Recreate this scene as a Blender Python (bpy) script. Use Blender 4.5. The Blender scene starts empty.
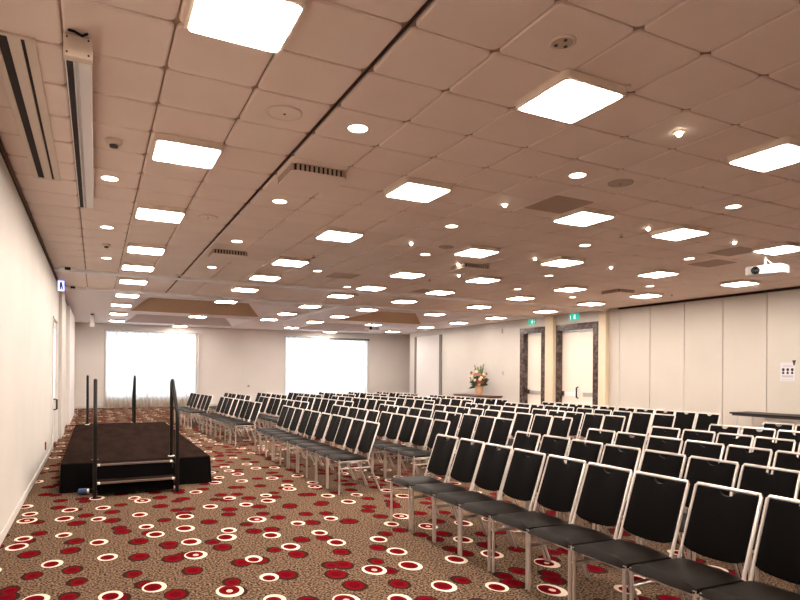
import bpy, bmesh, math, random
from mathutils import Vector, Matrix
random.seed(7)
PI = math.pi
SC = bpy.context.scene
COL = SC.collection

# ------------------------------------------------------------------ room figures (metres)
H = 3.638            # ceiling height
XL, XR = -0.782, 14.21
YF, YB = -3.0, 28.7
TX, TY, T = 2.233, 3.097, 0.597     # ceiling grid origin and tile pitch

# ------------------------------------------------------------------ materials
def mat(name, col, rough=0.5, metal=0.0, spec=0.5, emit=None, estr=0.0):
    m = bpy.data.materials.new(name); m.use_nodes = True
    b = m.node_tree.nodes['Principled BSDF']
    b.inputs['Base Color'].default_value = (*col, 1)
    b.inputs['Roughness'].default_value = rough
    b.inputs['Metallic'].default_value = metal
    b.inputs['Specular IOR Level'].default_value = spec
    if emit:
        b.inputs['Emission Color'].default_value = (*emit, 1)
        b.inputs['Emission Strength'].default_value = estr
    return m

def noisy(name, c1, c2, scale, rough=0.6, metal=0.0, bump=0.0, detail=4, stretch=(1, 1, 1), spec=0.5, coord='Object'):
    m = mat(name, c1, rough, metal, spec)
    nt = m.node_tree; N = nt.nodes; L = nt.links; b = N['Principled BSDF']
    tc = N.new('ShaderNodeTexCoord'); mp = N.new('ShaderNodeMapping')
    mp.inputs['Scale'].default_value = stretch
    nz = N.new('ShaderNodeTexNoise'); nz.inputs['Scale'].default_value = scale; nz.inputs['Detail'].default_value = detail
    L.new(tc.outputs[coord], mp.inputs['Vector']); L.new(mp.outputs[0], nz.inputs['Vector'])
    cr = N.new('ShaderNodeValToRGB')
    cr.color_ramp.elements[0].position = 0.35; cr.color_ramp.elements[0].color = (*c1, 1)
    cr.color_ramp.elements[1].position = 0.65; cr.color_ramp.elements[1].color = (*c2, 1)
    L.new(nz.outputs['Fac'], cr.inputs['Fac']); L.new(cr.outputs['Color'], b.inputs['Base Color'])
    if bump:
        bp = N.new('ShaderNodeBump'); bp.inputs['Strength'].default_value = bump; bp.inputs['Distance'].default_value = 0.01
        L.new(nz.outputs['Fac'], bp.inputs['Height']); L.new(bp.outputs['Normal'], b.inputs['Normal'])
    return m

def carpet_material():
    m = mat('patterned_carpet', (0.2, 0.13, 0.09), 0.95, 0, 0.0)
    nt = m.node_tree; N = nt.nodes; L = nt.links; b = N['Principled BSDF']
    def math_(op, a, c=None, d=None):
        n = N.new('ShaderNodeMath'); n.operation = op
        for i, v in enumerate((a, c, d)):
            if v is None: continue
            if isinstance(v, (int, float)): n.inputs[i].default_value = v
            else: L.new(v, n.inputs[i])
        return n.outputs[0]
    def mix(f, c1, c2):
        n = N.new('ShaderNodeMix'); n.data_type = 'RGBA'
        L.new(f, n.inputs['Factor'])
        for key, c in ((6, c1), (7, c2)):
            if isinstance(c, tuple): n.inputs[key].default_value = (*c, 1)
            else: L.new(c, n.inputs[key])
        return n.outputs[2]
    geo = N.new('ShaderNodeNewGeometry')
    # woven speckle of the ground
    n1 = N.new('ShaderNodeTexNoise'); n1.inputs['Scale'].default_value = 58; n1.inputs['Detail'].default_value = 3; n1.inputs['Roughness'].default_value = 0.6
    L.new(geo.outputs['Position'], n1.inputs['Vector'])
    r1 = N.new('ShaderNodeValToRGB')
    r1.color_ramp.elements[0].position = 0.40; r1.color_ramp.elements[0].color = (0.010, 0.006, 0.004, 1)
    r1.color_ramp.elements[1].position = 0.64; r1.color_ramp.elements[1].color = (0.25, 0.163, 0.108, 1)
    L.new(n1.outputs['Fac'], r1.inputs['Fac'])
    base = r1.outputs['Color']
    # slight wobble for the oval outlines
    n2 = N.new('ShaderNodeTexNoise'); n2.inputs['Scale'].default_value = 3.4; n2.inputs['Detail'].default_value = 1
    L.new(geo.outputs['Position'], n2.inputs['Vector'])
    wob = math_('MULTIPLY', math_('SUBTRACT', n2.outputs['Fac'], 0.5), 0.06)
    pil = N.new('ShaderNodeTexNoise'); pil.inputs['Scale'].default_value = 90
    L.new(geo.outputs['Position'], pil.inputs['Vector'])
    redr = N.new('ShaderNodeValToRGB')
    redr.color_ramp.elements[0].position = 0.3; redr.color_ramp.elements[0].color = (0.070, 0.0030, 0.006, 1)
    redr.color_ramp.elements[1].position = 0.7; redr.color_ramp.elements[1].color = (0.18, 0.0035, 0.009, 1)
    L.new(pil.outputs['Fac'], redr.inputs['Fac'])
    red = redr.outputs['Color']
    layers = [((31.7, 12.3), 2.7, 'plain'), ((0.0, 0.0), 2.62, 'ring')]
    for (ox, oy), sc, style in layers:
        mp = N.new('ShaderNodeMapping')
        mp.inputs['Location'].default_value = (ox, oy, 0)
        mp.inputs['Scale'].default_value = (sc, sc * 0.74, 0)
        L.new(geo.outputs['Position'], mp.inputs['Vector'])
        v = N.new('ShaderNodeTexVoronoi'); v.voronoi_dimensions = '2D'; v.feature = 'F1'
        v.inputs['Scale'].default_value = 1; v.inputs['Randomness'].default_value = 0.72
        L.new(mp.outputs[0], v.inputs['Vector'])
        sep = N.new('ShaderNodeSeparateColor'); L.new(v.outputs['Color'], sep.inputs[0])
        rnd, rnd2 = sep.outputs[0], sep.outputs[1]
        d = math_('DIVIDE', math_('ADD', v.outputs['Distance'], wob), sc)      # metres across
        size = math_('ADD', math_('MULTIPLY', rnd2, 0.024), 0.052)             # core radius 7.4 - 10 cm
        off = N.new('ShaderNodeVectorMath'); off.operation = 'SUBTRACT'; L.new(mp.outputs[0], off.inputs[0]); L.new(v.outputs['Position'], off.inputs[1])
        jit = N.new('ShaderNodeVectorMath'); jit.operation = 'MULTIPLY_ADD'; L.new(v.outputs['Color'], jit.inputs[0])
        jit.inputs[1].default_value = (.026 * sc, .026 * sc, 0); jit.inputs[2].default_value = (-.013 * sc, -.013 * sc, 0)
        sub = N.new('ShaderNodeVectorMath'); sub.operation = 'SUBTRACT'; L.new(off.outputs[0], sub.inputs[0]); L.new(jit.outputs[0], sub.inputs[1])
        ln = N.new('ShaderNodeVectorMath'); ln.operation = 'LENGTH'; L.new(sub.outputs[0], ln.inputs[0])
        dc = math_('DIVIDE', math_('ADD', ln.outputs['Value'], wob), sc)
        core = math_('LESS_THAN', dc, math_('SUBTRACT', size, 0.003))
        inner = math_('LESS_THAN', dc, math_('MULTIPLY', size, 0.55))
        outer = math_('LESS_THAN', d, math_('ADD', size, 0.021))
        halo = math_('LESS_THAN', d, math_('ADD', size, 0.018))
        cream = {'ring': math_('LESS_THAN', rnd, 0.62), 'plain': math_('LESS_THAN', rnd, -1.0), 'mix': math_('LESS_THAN', rnd, 0.28)}[style]
        keep = {'ring': None, 'plain': None, 'mix': math_('LESS_THAN', rnd, 0.85)}[style]
        if keep is not None:
            core = math_('MULTIPLY', core, keep); outer = math_('MULTIPLY', outer, keep); halo = math_('MULTIPLY', halo, keep)
        fc = math_('MULTIPLY', outer, cream)
        fd = math_('MULTIPLY', halo, math_('SUBTRACT', 1.0, cream))
        base = mix(fd, base, (0.035, 0.014, 0.011))
        base = mix(fc, base, (0.72, 0.60, 0.49))
        base = mix(core, base, red)
        base = mix(math_('MULTIPLY', math_('MULTIPLY', inner, core), 0.45), base, (0.05, 0.002, 0.005))
        eye = math_('MULTIPLY', math_('LESS_THAN', d, 0.022), math_('MULTIPLY', fc, math_('GREATER_THAN', rnd2, 0.82)))
        base = mix(eye, base, (0.75, 0.38, 0.33))
    L.new(base, b.inputs['Base Color'])
    bp = N.new('ShaderNodeBump'); bp.inputs['Strength'].default_value = 0.35; bp.inputs['Distance'].default_value = 0.006
    L.new(n1.outputs['Fac'], bp.inputs['Height']); L.new(bp.outputs['Normal'], b.inputs['Normal'])
    return m

def marble_material():
    m = noisy('dark_marble', (0.018, 0.009, 0.008), (0.13, 0.085, 0.072), 9, 0.25, 0, 0, 8)
    return m

def sheer_material():
    m = bpy.data.materials.new('sheer_voile'); m.use_nodes = True
    nt = m.node_tree; N = nt.nodes; L = nt.links
    for n in list(N): N.remove(n)
    out = N.new('ShaderNodeOutputMaterial')
    tr = N.new('ShaderNodeBsdfTranslucent'); tr.inputs['Color'].default_value = (0.86, 0.86, 0.86, 1)
    df = N.new('ShaderNodeBsdfDiffuse'); df.inputs['Color'].default_value = (0.52, 0.40, 0.28, 1)
    tp = N.new('ShaderNodeBsdfTransparent')
    a = N.new('ShaderNodeMixShader'); a.inputs[0].default_value = 0.45
    c = N.new('ShaderNodeMixShader'); c.inputs[0].default_value = 0.14
    L.new(tr.outputs[0], a.inputs[1]); L.new(df.outputs[0], a.inputs[2])
    L.new(a.outputs[0], c.inputs[1]); L.new(tp.outputs[0], c.inputs[2])
    L.new(c.outputs[0], out.inputs['Surface'])
    return m

def glass_material():
    m = bpy.data.materials.new('window_glass'); m.use_nodes = True
    nt = m.node_tree; N = nt.nodes; L = nt.links
    for n in list(N): N.remove(n)
    out = N.new('ShaderNodeOutputMaterial')
    tp = N.new('ShaderNodeBsdfTransparent'); tp.inputs['Color'].default_value = (0.95, 0.97, 0.97, 1)
    gl = N.new('ShaderNodeBsdfGlossy'); gl.inputs['Roughness'].default_value = 0.02
    a = N.new('ShaderNodeMixShader'); a.inputs[0].default_value = 0.06
    L.new(tp.outputs[0], a.inputs[1]); L.new(gl.outputs[0], a.inputs[2]); L.new(a.outputs[0], out.inputs['Surface'])
    return m

LAMP = 40.0
M = dict(
    carpet=carpet_material(),
    wall=noisy('cream_wall_paint', (0.555, 0.522, 0.484), (0.58, 0.547, 0.509), 1.2, 0.62, 0, 0, 2),
    backwall=noisy('back_wall_daylight_tint', (0.72, 0.675, 0.645), (0.74, 0.695, 0.665), 1.0, 0.62, 0, 0, 2),  # wall colour made lighter, with window daylight put into it
    strip=mat('brown_grey_strip', (0.17, 0.14, 0.125), 0.5),
    panel=noisy('cream_partition_panel', (0.515, 0.474, 0.424), (0.54, 0.499, 0.449), 0.8, 0.6, 0, 0, 2),
    pilaster=mat('yellow_cream_paint', (0.66, 0.56, 0.41), 0.55),
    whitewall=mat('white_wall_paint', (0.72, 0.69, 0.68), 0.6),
    tile=noisy('ceiling_tile_paint', (0.87, 0.735, 0.655), (0.90, 0.765, 0.685), 2.0, 0.6, 0, 0, 2),
    plenum=mat('ceiling_joint', (0.38, 0.25, 0.18), 0.8),
    darkgap=mat('dark_gap', (0.02, 0.012, 0.01), 0.8),
    plaster=mat('white_ceiling_plaster', (0.91, 0.87, 0.88), 0.65),  # white plaster, cooled and lightened to hold window daylight in its colour
    coffer_tan=mat('tan_coffer_face', (0.56, 0.40, 0.27), 0.65),
    coffer_grey=mat('pale_coffer_face', (0.72, 0.67, 0.68), 0.65),
    rail=mat('white_enamel_track', (0.92, 0.91, 0.91), 0.35),
    fixture=mat('cream_fixture_metal', (0.78, 0.67, 0.56), 0.45),
    diffuser=mat('lit_diffuser', (0.9, 0.9, 0.9), 0.5, emit=(1.0, 0.88, 0.77), estr=LAMP),
    down=mat('lit_downlight', (0.9, 0.9, 0.9), 0.5, emit=(1.0, 0.82, 0.62), estr=7),
    bulb=mat('lit_halogen_bulb', (0.9, 0.9, 0.9), 0.5, emit=(1.0, 0.84, 0.66), estr=14),
    black=mat('black_vinyl', (0.0020, 0.0013, 0.0011), 0.55, 0, 0.035),
    seat=mat('black_seat_vinyl', (0.0095, 0.0068, 0.0056), 0.5, 0, 0.04),
    silver=mat('silver_painted_steel', (0.64, 0.58, 0.54), 0.34, 0.6),
    darksteel=mat('dark_steel', (0.05, 0.045, 0.042), 0.4, 0.6),
    blackmetal=mat('black_powder_coat', (0.008, 0.0052, 0.004), 0.35, 0, 0.18),
    deck=noisy('worn_black_deck', (0.014, 0.0088, 0.0072), (0.023, 0.0140, 0.0115), 2.2, 0.8, 0, 0.1, 6, (3, 0.6, 1), spec=0.0),
    skirt=mat('black_stage_cloth', (0.0025, 0.002, 0.002), 0.95, 0, 0.1),
    nosing=mat('white_nosing_tape', (0.85, 0.82, 0.76), 0.5),
    brownedge=mat('brown_tread_edge', (0.12, 0.075, 0.06), 0.5),
    marble=marble_material(),
    door=mat('cream_door_paint', (0.82, 0.74, 0.65), 0.45),
    steel=mat('brushed_steel_plate', (0.55, 0.52, 0.50), 0.38, 0.8),
    whiteplate=mat('white_plate', (0.86, 0.86, 0.88), 0.4),
    sheer=sheer_material(),
    glass=glass_material(),
    mullion=mat('grey_window_frame', (0.42, 0.42, 0.43), 0.5, 0.3),
    plastic=mat('white_plastic', (0.58, 0.56, 0.545), 0.4),
    lens=mat('black_lens_glass', (0.008, 0.008, 0.01), 0.08),
    green=mat('lit_exit_green', (0.0, 0.25, 0.14), 0.4, emit=(0.005, 0.30, 0.24), estr=0.8),
    signwhite=mat('lit_exit_white', (0.9, 0.9, 0.9), 0.4, emit=(0.85, 1.0, 0.98), estr=0.9),
    bluewhite=mat('lit_sign_blue_white', (0.6, 0.65, 0.9), 0.4, emit=(0.45, 0.50, 1.0), estr=1.3),
    signdark=mat('sign_navy', (0.03, 0.04, 0.12), 0.4),
    paper=mat('white_paper', (0.60, 0.595, 0.63), 0.7),
    greyink=mat('grey_ink', (0.45, 0.42, 0.46), 0.7),
    ink=mat('black_ink', (0.015, 0.013, 0.015), 0.7),
    wood=noisy('dark_table_wood', (0.10, 0.045, 0.03), (0.20, 0.10, 0.07), 6, 0.35, 0, 0, 5, (8, 1, 1)),
    tabletop=mat('black_table_laminate', (0.012, 0.009, 0.008), 0.5, 0, 0.2),
    pot=noisy('peach_ceramic', (0.62, 0.36, 0.22), (0.70, 0.42, 0.27), 12, 0.5),
    leaf=noisy('dark_leaf', (0.012, 0.05, 0.014), (0.04, 0.11, 0.03), 14, 0.5),
    spike=noisy('gladiolus_green', (0.05, 0.10, 0.04), (0.16, 0.20, 0.09), 30, 0.55),
    orange=mat('orange_petal', (0.42, 0.10, 0.05), 0.6), pinkp=mat('pink_petal', (0.48, 0.17, 0.16), 0.6),
    creamp=mat('cream_petal', (0.82, 0.74, 0.52), 0.6), redp=mat('deep_red_petal', (0.22, 0.012, 0.02), 0.6),
    bluecable=mat('blue_plastic', (0.02, 0.05, 0.14), 0.4),
    redplate=mat('dark_red_plastic', (0.22, 0.02, 0.02), 0.5),
    frost=mat('daylit_frosted_glass', (0.85, 0.9, 0.95), 0.4, emit=(0.88, 0.94, 1.0), estr=0.55),
    grille=mat('perforated_grille', (0.55, 0.42, 0.34), 0.7),
)

# ------------------------------------------------------------------ mesh helpers
def box(bm, x0, x1, y0, y1, z0, z1, bevel=0.0, seg=2):
    r = bmesh.ops.create_cube(bm, size=1.0)
    vs = r['verts']
    for v in vs:
        v.co = Vector(((x0 + x1) / 2 + v.co.x * (x1 - x0), (y0 + y1) / 2 + v.co.y * (y1 - y0), (z0 + z1) / 2 + v.co.z * (z1 - z0)))
    if bevel:
        es = list({e for v in vs for e in v.link_edges})
        bmesh.ops.bevel(bm, geom=es, offset=bevel, segments=seg, profile=0.5, affect='EDGES')

def tube(bm, pts, r, n=8, closed=False):
    pts = [Vector(p) for p in pts]; rings = []
    up = None; K = len(pts)
    for i, p in enumerate(pts):
        if closed: t = (pts[(i + 1) % K] - pts[i - 1]).normalized()
        else:
            a = pts[max(i - 1, 0)]; c = pts[min(i + 1, K - 1)]; t = (c - a).normalized()
        if up is None:
            up = Vector((0, 0, 1)) if abs(t.z) < 0.9 else Vector((0, 1, 0))
        u = (up - t * up.dot(t)).normalized(); w = t.cross(u); up = u
        k = 1.0
        if 0 < i < K - 1 or closed:
            d1 = (pts[i] - pts[i - 1]).normalized(); d2 = (pts[(i + 1) % K] - pts[i]).normalized()
            k = min(1.6, 1 / max(0.5, math.sqrt(max(0.01, (1 + d1.dot(d2)) / 2))))
        rr = r[i] if isinstance(r, (list, tuple)) else r
        rings.append([bm.verts.new(p + (u * math.cos(2 * PI * j / n) + w * math.sin(2 * PI * j / n)) * rr * (k if n == 4 else 1)) for j in range(n)])
    for i in range(K - (0 if closed else 1)):
        A, B = rings[i], rings[(i + 1) % K]
        for j in range(n):
            bm.faces.new((A[j], A[(j + 1) % n], B[(j + 1) % n], B[j]))
    if not closed:
        bm.faces.new(rings[0][::-1]); bm.faces.new(rings[-1])

def lathe(bm, prof, c=(0, 0, 0), n=20, axis='Z'):
    rings = []
    for (r, z) in prof:
        ring = []
        for j in range(n):
            a = 2 * PI * j / n
            p = (r * math.cos(a), r * math.sin(a), z)
            if axis == 'X': p = (p[2], p[0], p[1])
            if axis == 'Y': p = (p[0], p[2], p[1])
            ring.append(bm.verts.new(Vector(c) + Vector(p)))
        rings.append(ring)
    for A, B in zip(rings, rings[1:]):
        for j in range(n): bm.faces.new((A[j], A[(j + 1) % n], B[(j + 1) % n], B[j]))
    bm.faces.new(rings[0][::-1]); bm.faces.new(rings[-1])

def rrect(cx, cy, w, h, r, seg=4):
    out = []
    for (sx, sy, a0) in ((1, 1, 0), (-1, 1, PI / 2), (-1, -1, PI), (1, -1, 1.5 * PI)):
        for i in range(seg + 1):
            a = a0 + PI / 2 * i / seg
            out.append((cx + sx * (w / 2 - r) + r * math.cos(a), cy + sy * (h / 2 - r) + r * math.sin(a)))
    return out

def prism(bm, poly, a, b, plane='XY'):
    def P(u, v, w): return {'XY': (u, v, w), 'YZ': (w, u, v), 'XZ': (u, w, v)}[plane]
    A = [bm.verts.new(P(u, v, a)) for u, v in poly]; B = [bm.verts.new(P(u, v, b)) for u, v in poly]
    n = len(poly)
    for j in range(n): bm.faces.new((A[j], A[(j + 1) % n], B[(j + 1) % n], B[j]))
    bm.faces.new(A[::-1]); bm.faces.new(B)

def quad(bm, *ps): bm.faces.new([bm.verts.new(p) for p in ps])

def obj(name, bm, material, parent=None, smooth=False, flip=True):
    if flip: bmesh.ops.recalc_face_normals(bm, faces=bm.faces[:])
    me = bpy.data.meshes.new(name); bm.to_mesh(me); bm.free()
    mats = material if isinstance(material, (list, tuple)) else [material]
    for m_ in mats: me.materials.append(m_)
    if smooth:
        for p in me.polygons: p.use_smooth = True
        try: me.set_sharp_from_angle(angle=math.radians(40))
        except Exception: pass
    o = bpy.data.objects.new(name, me); COL.objects.link(o)
    if parent: o.parent = parent
    return o

def tag(o, label, cat, group=None):
    o['label'] = label; o['category'] = cat
    if group: o['group'] = group
    return o

def thing(name, label, cat, loc=(0, 0, 0), rz=0.0, group=None):
    o = bpy.data.objects.new(name, None); COL.objects.link(o)
    o.location = loc; o.rotation_euler = (0, 0, rz); o.empty_display_size = 0.1
    return tag(o, label, cat, group)

def struct(name, bm, material, parent=None, smooth=False, flip=True):
    o = obj(name, bm, material, parent, smooth, flip)
    if parent is None: o['kind'] = 'structure'
    return o

def dup(root, loc, rz, label):
    r = root.copy(); COL.objects.link(r); r.location = loc; r.rotation_euler = (0, 0, rz); r['label'] = label
    for ch in list(root.children):
        c = ch.copy(); COL.objects.link(c); c.parent = r
        for g in list(ch.children):
            d = g.copy(); COL.objects.link(d); d.parent = c
    return r

B = bmesh.new
ORD = ['', 'first', 'second', 'third', 'fourth', 'fifth', 'sixth', 'seventh', 'eighth', 'ninth', 'tenth', 'eleventh', 'twelfth']

# ================================================================== THE ROOM
bm = B(); quad(bm, (XL - .3, YF, 0), (XR + 1.6, YF, 0), (XR + 1.6, YB + .6, 0), (XL - .3, YB + .6, 0))
struct('floor', bm, M['carpet'], flip=False)

# left wall with panel joints
bm = B()
box(bm, XL - .2, XL, YF, 13.55, 0, H - .045)
box(bm, XL - .2, XL, 13.565, 14.05, 0, H - .045)
box(bm, XL - .2, XL, 14.05, 15.62, 2.72, H - .045)
box(bm, XL - .2, XL, 15.62, YB, 0, H - .045)
box(bm, XL - .25, XL - .17, YF, YB, 0, H + .3)
struct('wall_left', bm, M['wall'])
bm = B(); box(bm, XL - .2, XL + .004, YF, YB, H - .05, H - .01)
struct('trim_1', bm, M['darkgap'])
bm = B()
for a, b_ in ((YF, 14.0), (15.66, YB)): box(bm, XL, XL + .014, a, b_, 0, .09, .003, 1)
struct('baseboard_left', bm, M['wall'])
# door in the left wall, with a daylit glass strip
d = bpy.data.objects.new('door_1', None); COL.objects.link(d); d['kind'] = 'structure'; d.location = (XL, 14.05, 0)
bm = B(); box(bm, -.09, -.03, .04, 1.53, .01, 2.68, .004, 1); obj('leaf', bm, M['wall'], d)
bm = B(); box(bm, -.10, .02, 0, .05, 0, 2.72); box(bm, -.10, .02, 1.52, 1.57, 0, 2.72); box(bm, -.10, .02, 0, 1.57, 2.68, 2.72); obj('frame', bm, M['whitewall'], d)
bm = B(); box(bm, -.035, -.022, .30, 1.22, .98, 2.52); obj('glass_strip', bm, M['frost'], d)
bm = B(); tube(bm, [(-.03, .80, .76), (.04, .80, .78), (.04, .80, .98), (-.03, .80, 1.0)], .02, 8); obj('handle', bm, M['blackmetal'], d, True)
# projecting wall strips further along the left wall
bm = B(); box(bm, XL, XL + .07, 16.2, 17.8, 0, H - .05, .004, 1); struct('trim_2', bm, M['wall'])
bm = B(); box(bm, XL, XL + .05, 18.1, 18.16, 0, H - .06); struct('trim_3', bm, M['mullion'])
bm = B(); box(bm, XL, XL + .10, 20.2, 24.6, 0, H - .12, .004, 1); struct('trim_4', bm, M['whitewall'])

# windows at the far end
WIN = [(0.39, 4.13), (8.32, 12.68)]
ZS, ZT = 0.42, 3.32
bm = B()
xs = [XL - .2, WIN[0][0], WIN[0][1], WIN[1][0], WIN[1][1], XR + 1.5]
for a, b_ in ((xs[0], xs[1]), (xs[2], 6.20), (6.212, xs[3]), (xs[4], xs[5])): box(bm, a, b_, YB, YB + .25, 0, H + .2)
box(bm, 6.1, 6.3, YB + .01, YB + .2, 0, H)
for a, b_ in WIN: box(bm, a, b_, YB, YB + .25, 0, ZS); box(bm, a, b_, YB, YB + .25, ZT, H + .2)
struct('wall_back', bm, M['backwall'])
bm = B()
for a, b_ in ((xs[0], xs[1]), (xs[2], xs[3]), (xs[4], XR + 1.2)): box(bm, a, b_, YB - .014, YB, 0, .09, .003, 1)
struct('baseboard_back', bm, M['wall'])

def window(n, a, b_, cols, rows):
    w = bpy.data.objects.new('window_%d' % n, None); COL.objects.link(w); w['kind'] = 'structure'; w.location = ((a + b_) / 2, YB + .16, 0)
    hw = (b_ - a) / 2
    bm = B()
    for i in range(cols + 1):
        x = -hw + 2 * hw * i / cols; t = .04 if i in (0, cols) else .018
        box(bm, x - t, x + t, -.03, .03, ZS, ZT)
    for j in range(rows + 1):
        z = ZS + (ZT - ZS) * j / rows; t = .04 if j in (0, rows) else .012
        box(bm, -hw, hw, -.025, .025, z - t, z + t)
    obj('window_frame', bm, M['mullion'], w)
    bm = B(); box(bm, -hw, hw, -.004, .004, ZS, ZT); obj('pane', bm, M['glass'], w)
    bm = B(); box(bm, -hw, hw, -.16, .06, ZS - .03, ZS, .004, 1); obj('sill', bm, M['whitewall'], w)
window(1, *WIN[0], 9, 11)
window(2, *WIN[1], 10, 2)

def curtain(a, b_, folds, seed, label):
    rnd = random.Random(seed)
    r = thing('sheer_curtain', label, 'curtain', ((a + b_) / 2, YB - .11, 0), 0, 'sheer curtains at the far windows')
    hw = (b_ - a) / 2 + .06; n = folds * 14; bm = B(); rows = []
    ph = [rnd.uniform(-.6, .6) for _ in range(folds + 2)]
    zs = [.02, .5, 1.4, 2.4, 3.0, ZT - .01]
    for z in zs:
        k = 0.75 + .25 * (1 - z / ZT)
        row = []
        for i in range(n + 1):
            t = i / n; f = t * folds; q = ph[int(f)] * (1 - f % 1) + ph[int(f) + 1] * (f % 1)
            row.append(bm.verts.new((-hw + 2 * hw * t + .01 * math.sin(f * 2.1), .06 * k * math.sin(2 * PI * f + q * 2) + .012 * math.sin(5 * f + z), z)))
        rows.append(row)
    for A, C in zip(rows, rows[1:]):
        for i in range(n): bm.faces.new((A[i], A[i + 1], C[i + 1], C[i]))
    obj('curtain_cloth', bm, M['sheer'], r, True)
    bm = B(); box(bm, -hw, hw, -.07, .07, ZT, ZT + .035, .004, 1); obj('curtain_track', bm, M['mullion'], r)
    return r
curtain(*WIN[0], 22, 3, 'white sheer curtain over the window behind the stage')
cur2 = curtain(*WIN[1], 26, 5, 'white sheer curtain over the far window behind the rows of chairs')
bm = B(); box(bm, 0, 2.2, -.12, -.075, ZT - .075, ZT + .02, .004, 1); obj('blind_headrail', bm, M['strip'], cur2)

# right wall: folding partition, door bays, plain wall
bm = B()
j = 13.19
while j > YF:
    lo = max(YF, j - 1.12)
    box(bm, XR, XR + .09, lo + .008, j - .008, .012, H - .06, .004, 1); j -= 1.12
box(bm, XR, XR + .09, 13.198, 13.95, 0, H)
struct('wall_right', bm, M['panel'])
bm = B(); box(bm, XR + .07, XR + .2, YF, 13.9, 0, H + .2); struct('wall_partition_backing', bm, M['plenum'])
bm = B(); box(bm, XR - .01, XR + .10, YF, 13.25, H - .055, H - .004); struct('trim_5', bm, M['darkgap'])
bm = B()
box(bm, XR, XR + .5, 13.9, 14.06, 0, H + .1)
box(bm, XR, XR + .5, 14.06, 16.12, 3.29, H + .1)
box(bm, XR, XR + .5, 16.12, 16.55, 0, H + .1)
box(bm, XR, XR + .5, 16.55, 17.97, 3.29, H + .1)
box(bm, XR, XR + .5, 17.97, 26.85, 0, H + .1); box(bm, XR + 1.2, XR + 1.5, 26.4, YB + .2, 0, H + .1); box(bm, XR + .4, XR + 1.3, 26.4, 26.7, 0, H + .1)
struct('wall_door_side', bm, M['wall'])
bm = B(); box(bm, XR - .006, XR, 17.99, 26.85, 3.395, 3.405); struct('trim_6', bm, M['mullion'])
bm = B(); box(bm, XR - .16, XR, 13.60, 13.88, 0, H, .004, 1); struct('trim_7', bm, M['pilaster'])
bm = B(); box(bm, XR - .16, XR, 15.99, 16.40, 0, H, .004, 1); struct('trim_8', bm, M['pilaster'])
bm = B(); box(bm, XR - .05, XR, 26.08, 26.25, 0, 3.38); struct('trim_10', bm, M['strip'])
bm = B(); box(bm, XR - .05, XR, 23.65, 23.85, 0, 3.38); struct('trim_11', bm, M['strip'])
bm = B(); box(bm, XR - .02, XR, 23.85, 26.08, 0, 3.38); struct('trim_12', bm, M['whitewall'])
bm = B(); box(bm, XR - .014, XR, 17.99, 23.6, 0, .09, .003, 1); struct('baseboard_right', bm, M['wall'])
bm = B(); box(bm, XL - .3, XR + .5, YF - .1, YF, 0, H + .2); struct('wall_front', bm, M['wall'])

def door(n, y0, y1, leaves):
    d = bpy.data.objects.new('door_%d' % n, None); COL.objects.link(d); d['kind'] = 'structure'; d.location = (XR, (y0 + y1) / 2, 0)
    h = (y1 - y0) / 2; f = .21; zt = 3.29
    bm = B()
    for s in (-1, 1):
        ya, yb = sorted((s * h, s * (h - f))); box(bm, -.025, .24, ya, yb, 0, zt, .006, 1)
    box(bm, -.025, .24, -h + f, h - f, zt - f, zt, .006, 1)
    obj('marble_frame', bm, M['marble'], d)
    w = h - f
    spans = [(-w, w)] if leaves == 1 else [(-w, -.004), (.004, w)]
    for k, (a, b_) in enumerate(spans):
        bm = B(); box(bm, .19, .235, a + .006, b_ - .006, .01, zt - f - .006, .003, 1); lf = obj('leaf', bm, M['door'], d)
        bm = B()
        if leaves == 1: box(bm, .178, .19, a + .10, b_ - .06, .85, .99, .003, 1); pm = 'steel'
        else:
            if k == 1: box(bm, .178, .19, a + .03, b_ - .14, .86, 1.0, .003, 1); pm = 'whiteplate'
            else: box(bm, .178, .19, a + .04, b_ - .18, .86, 1.0, .003, 1); pm = 'steel'
        obj('push_plate', bm, M[pm], lf)
        if k == len(spans) - 1:
            bm = B(); box(bm, .13, .19, b_ - .13, b_ - .01, .86, 1.02, .008, 1); obj('hinge_arm', bm, M['marble'], lf)
    if leaves == 2:
        bm = B(); tube(bm, [(.19, .05, .80), (.12, .05, .82), (.12, .05, 1.15), (.19, .05, 1.17)], .026, 8); obj('pull_handle', bm, M['blackmetal'], d, True)
door(2, 14.06, 16.12, 2)
door(3, 16.56, 17.97, 1)

# ------------------------------------------------------------------ ceiling
YT = 16.72                       # the tiled field ends here, plaster beyond
COFFERS = [(1.02, 5.35, 17.85, 22.1, 'coffer_tan'), (1.1, 5.45, 23.3, 27.4, 'coffer_grey'),
           (8.35, 12.1, 17.95, 21.9, 'coffer_tan'), (8.35, 12.2, 23.3, 27.4, 'coffer_grey')]
bm = B()
uN = int((XR - TX) / T) + 1
cells = []
for v in range(-11, 23):
    ya = TY + T * v
    if ya > YT - .1 or ya + T < YF: continue
    yb = min(ya + T, YT)
    for u in range(-1, uN + 1):
        xa, xb = TX + T * u, min(TX + T * (u + 1), XR)
        if xb - xa > .12: cells.append((xa, xb, ya, yb))
    for u in (-2, -3, -4):
        xa = TX + T * u - .035; cells.append((xa, xa + T, ya, yb))
    cells.append((XL + .02, TX - 4 * T - .035, ya, yb))
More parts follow.
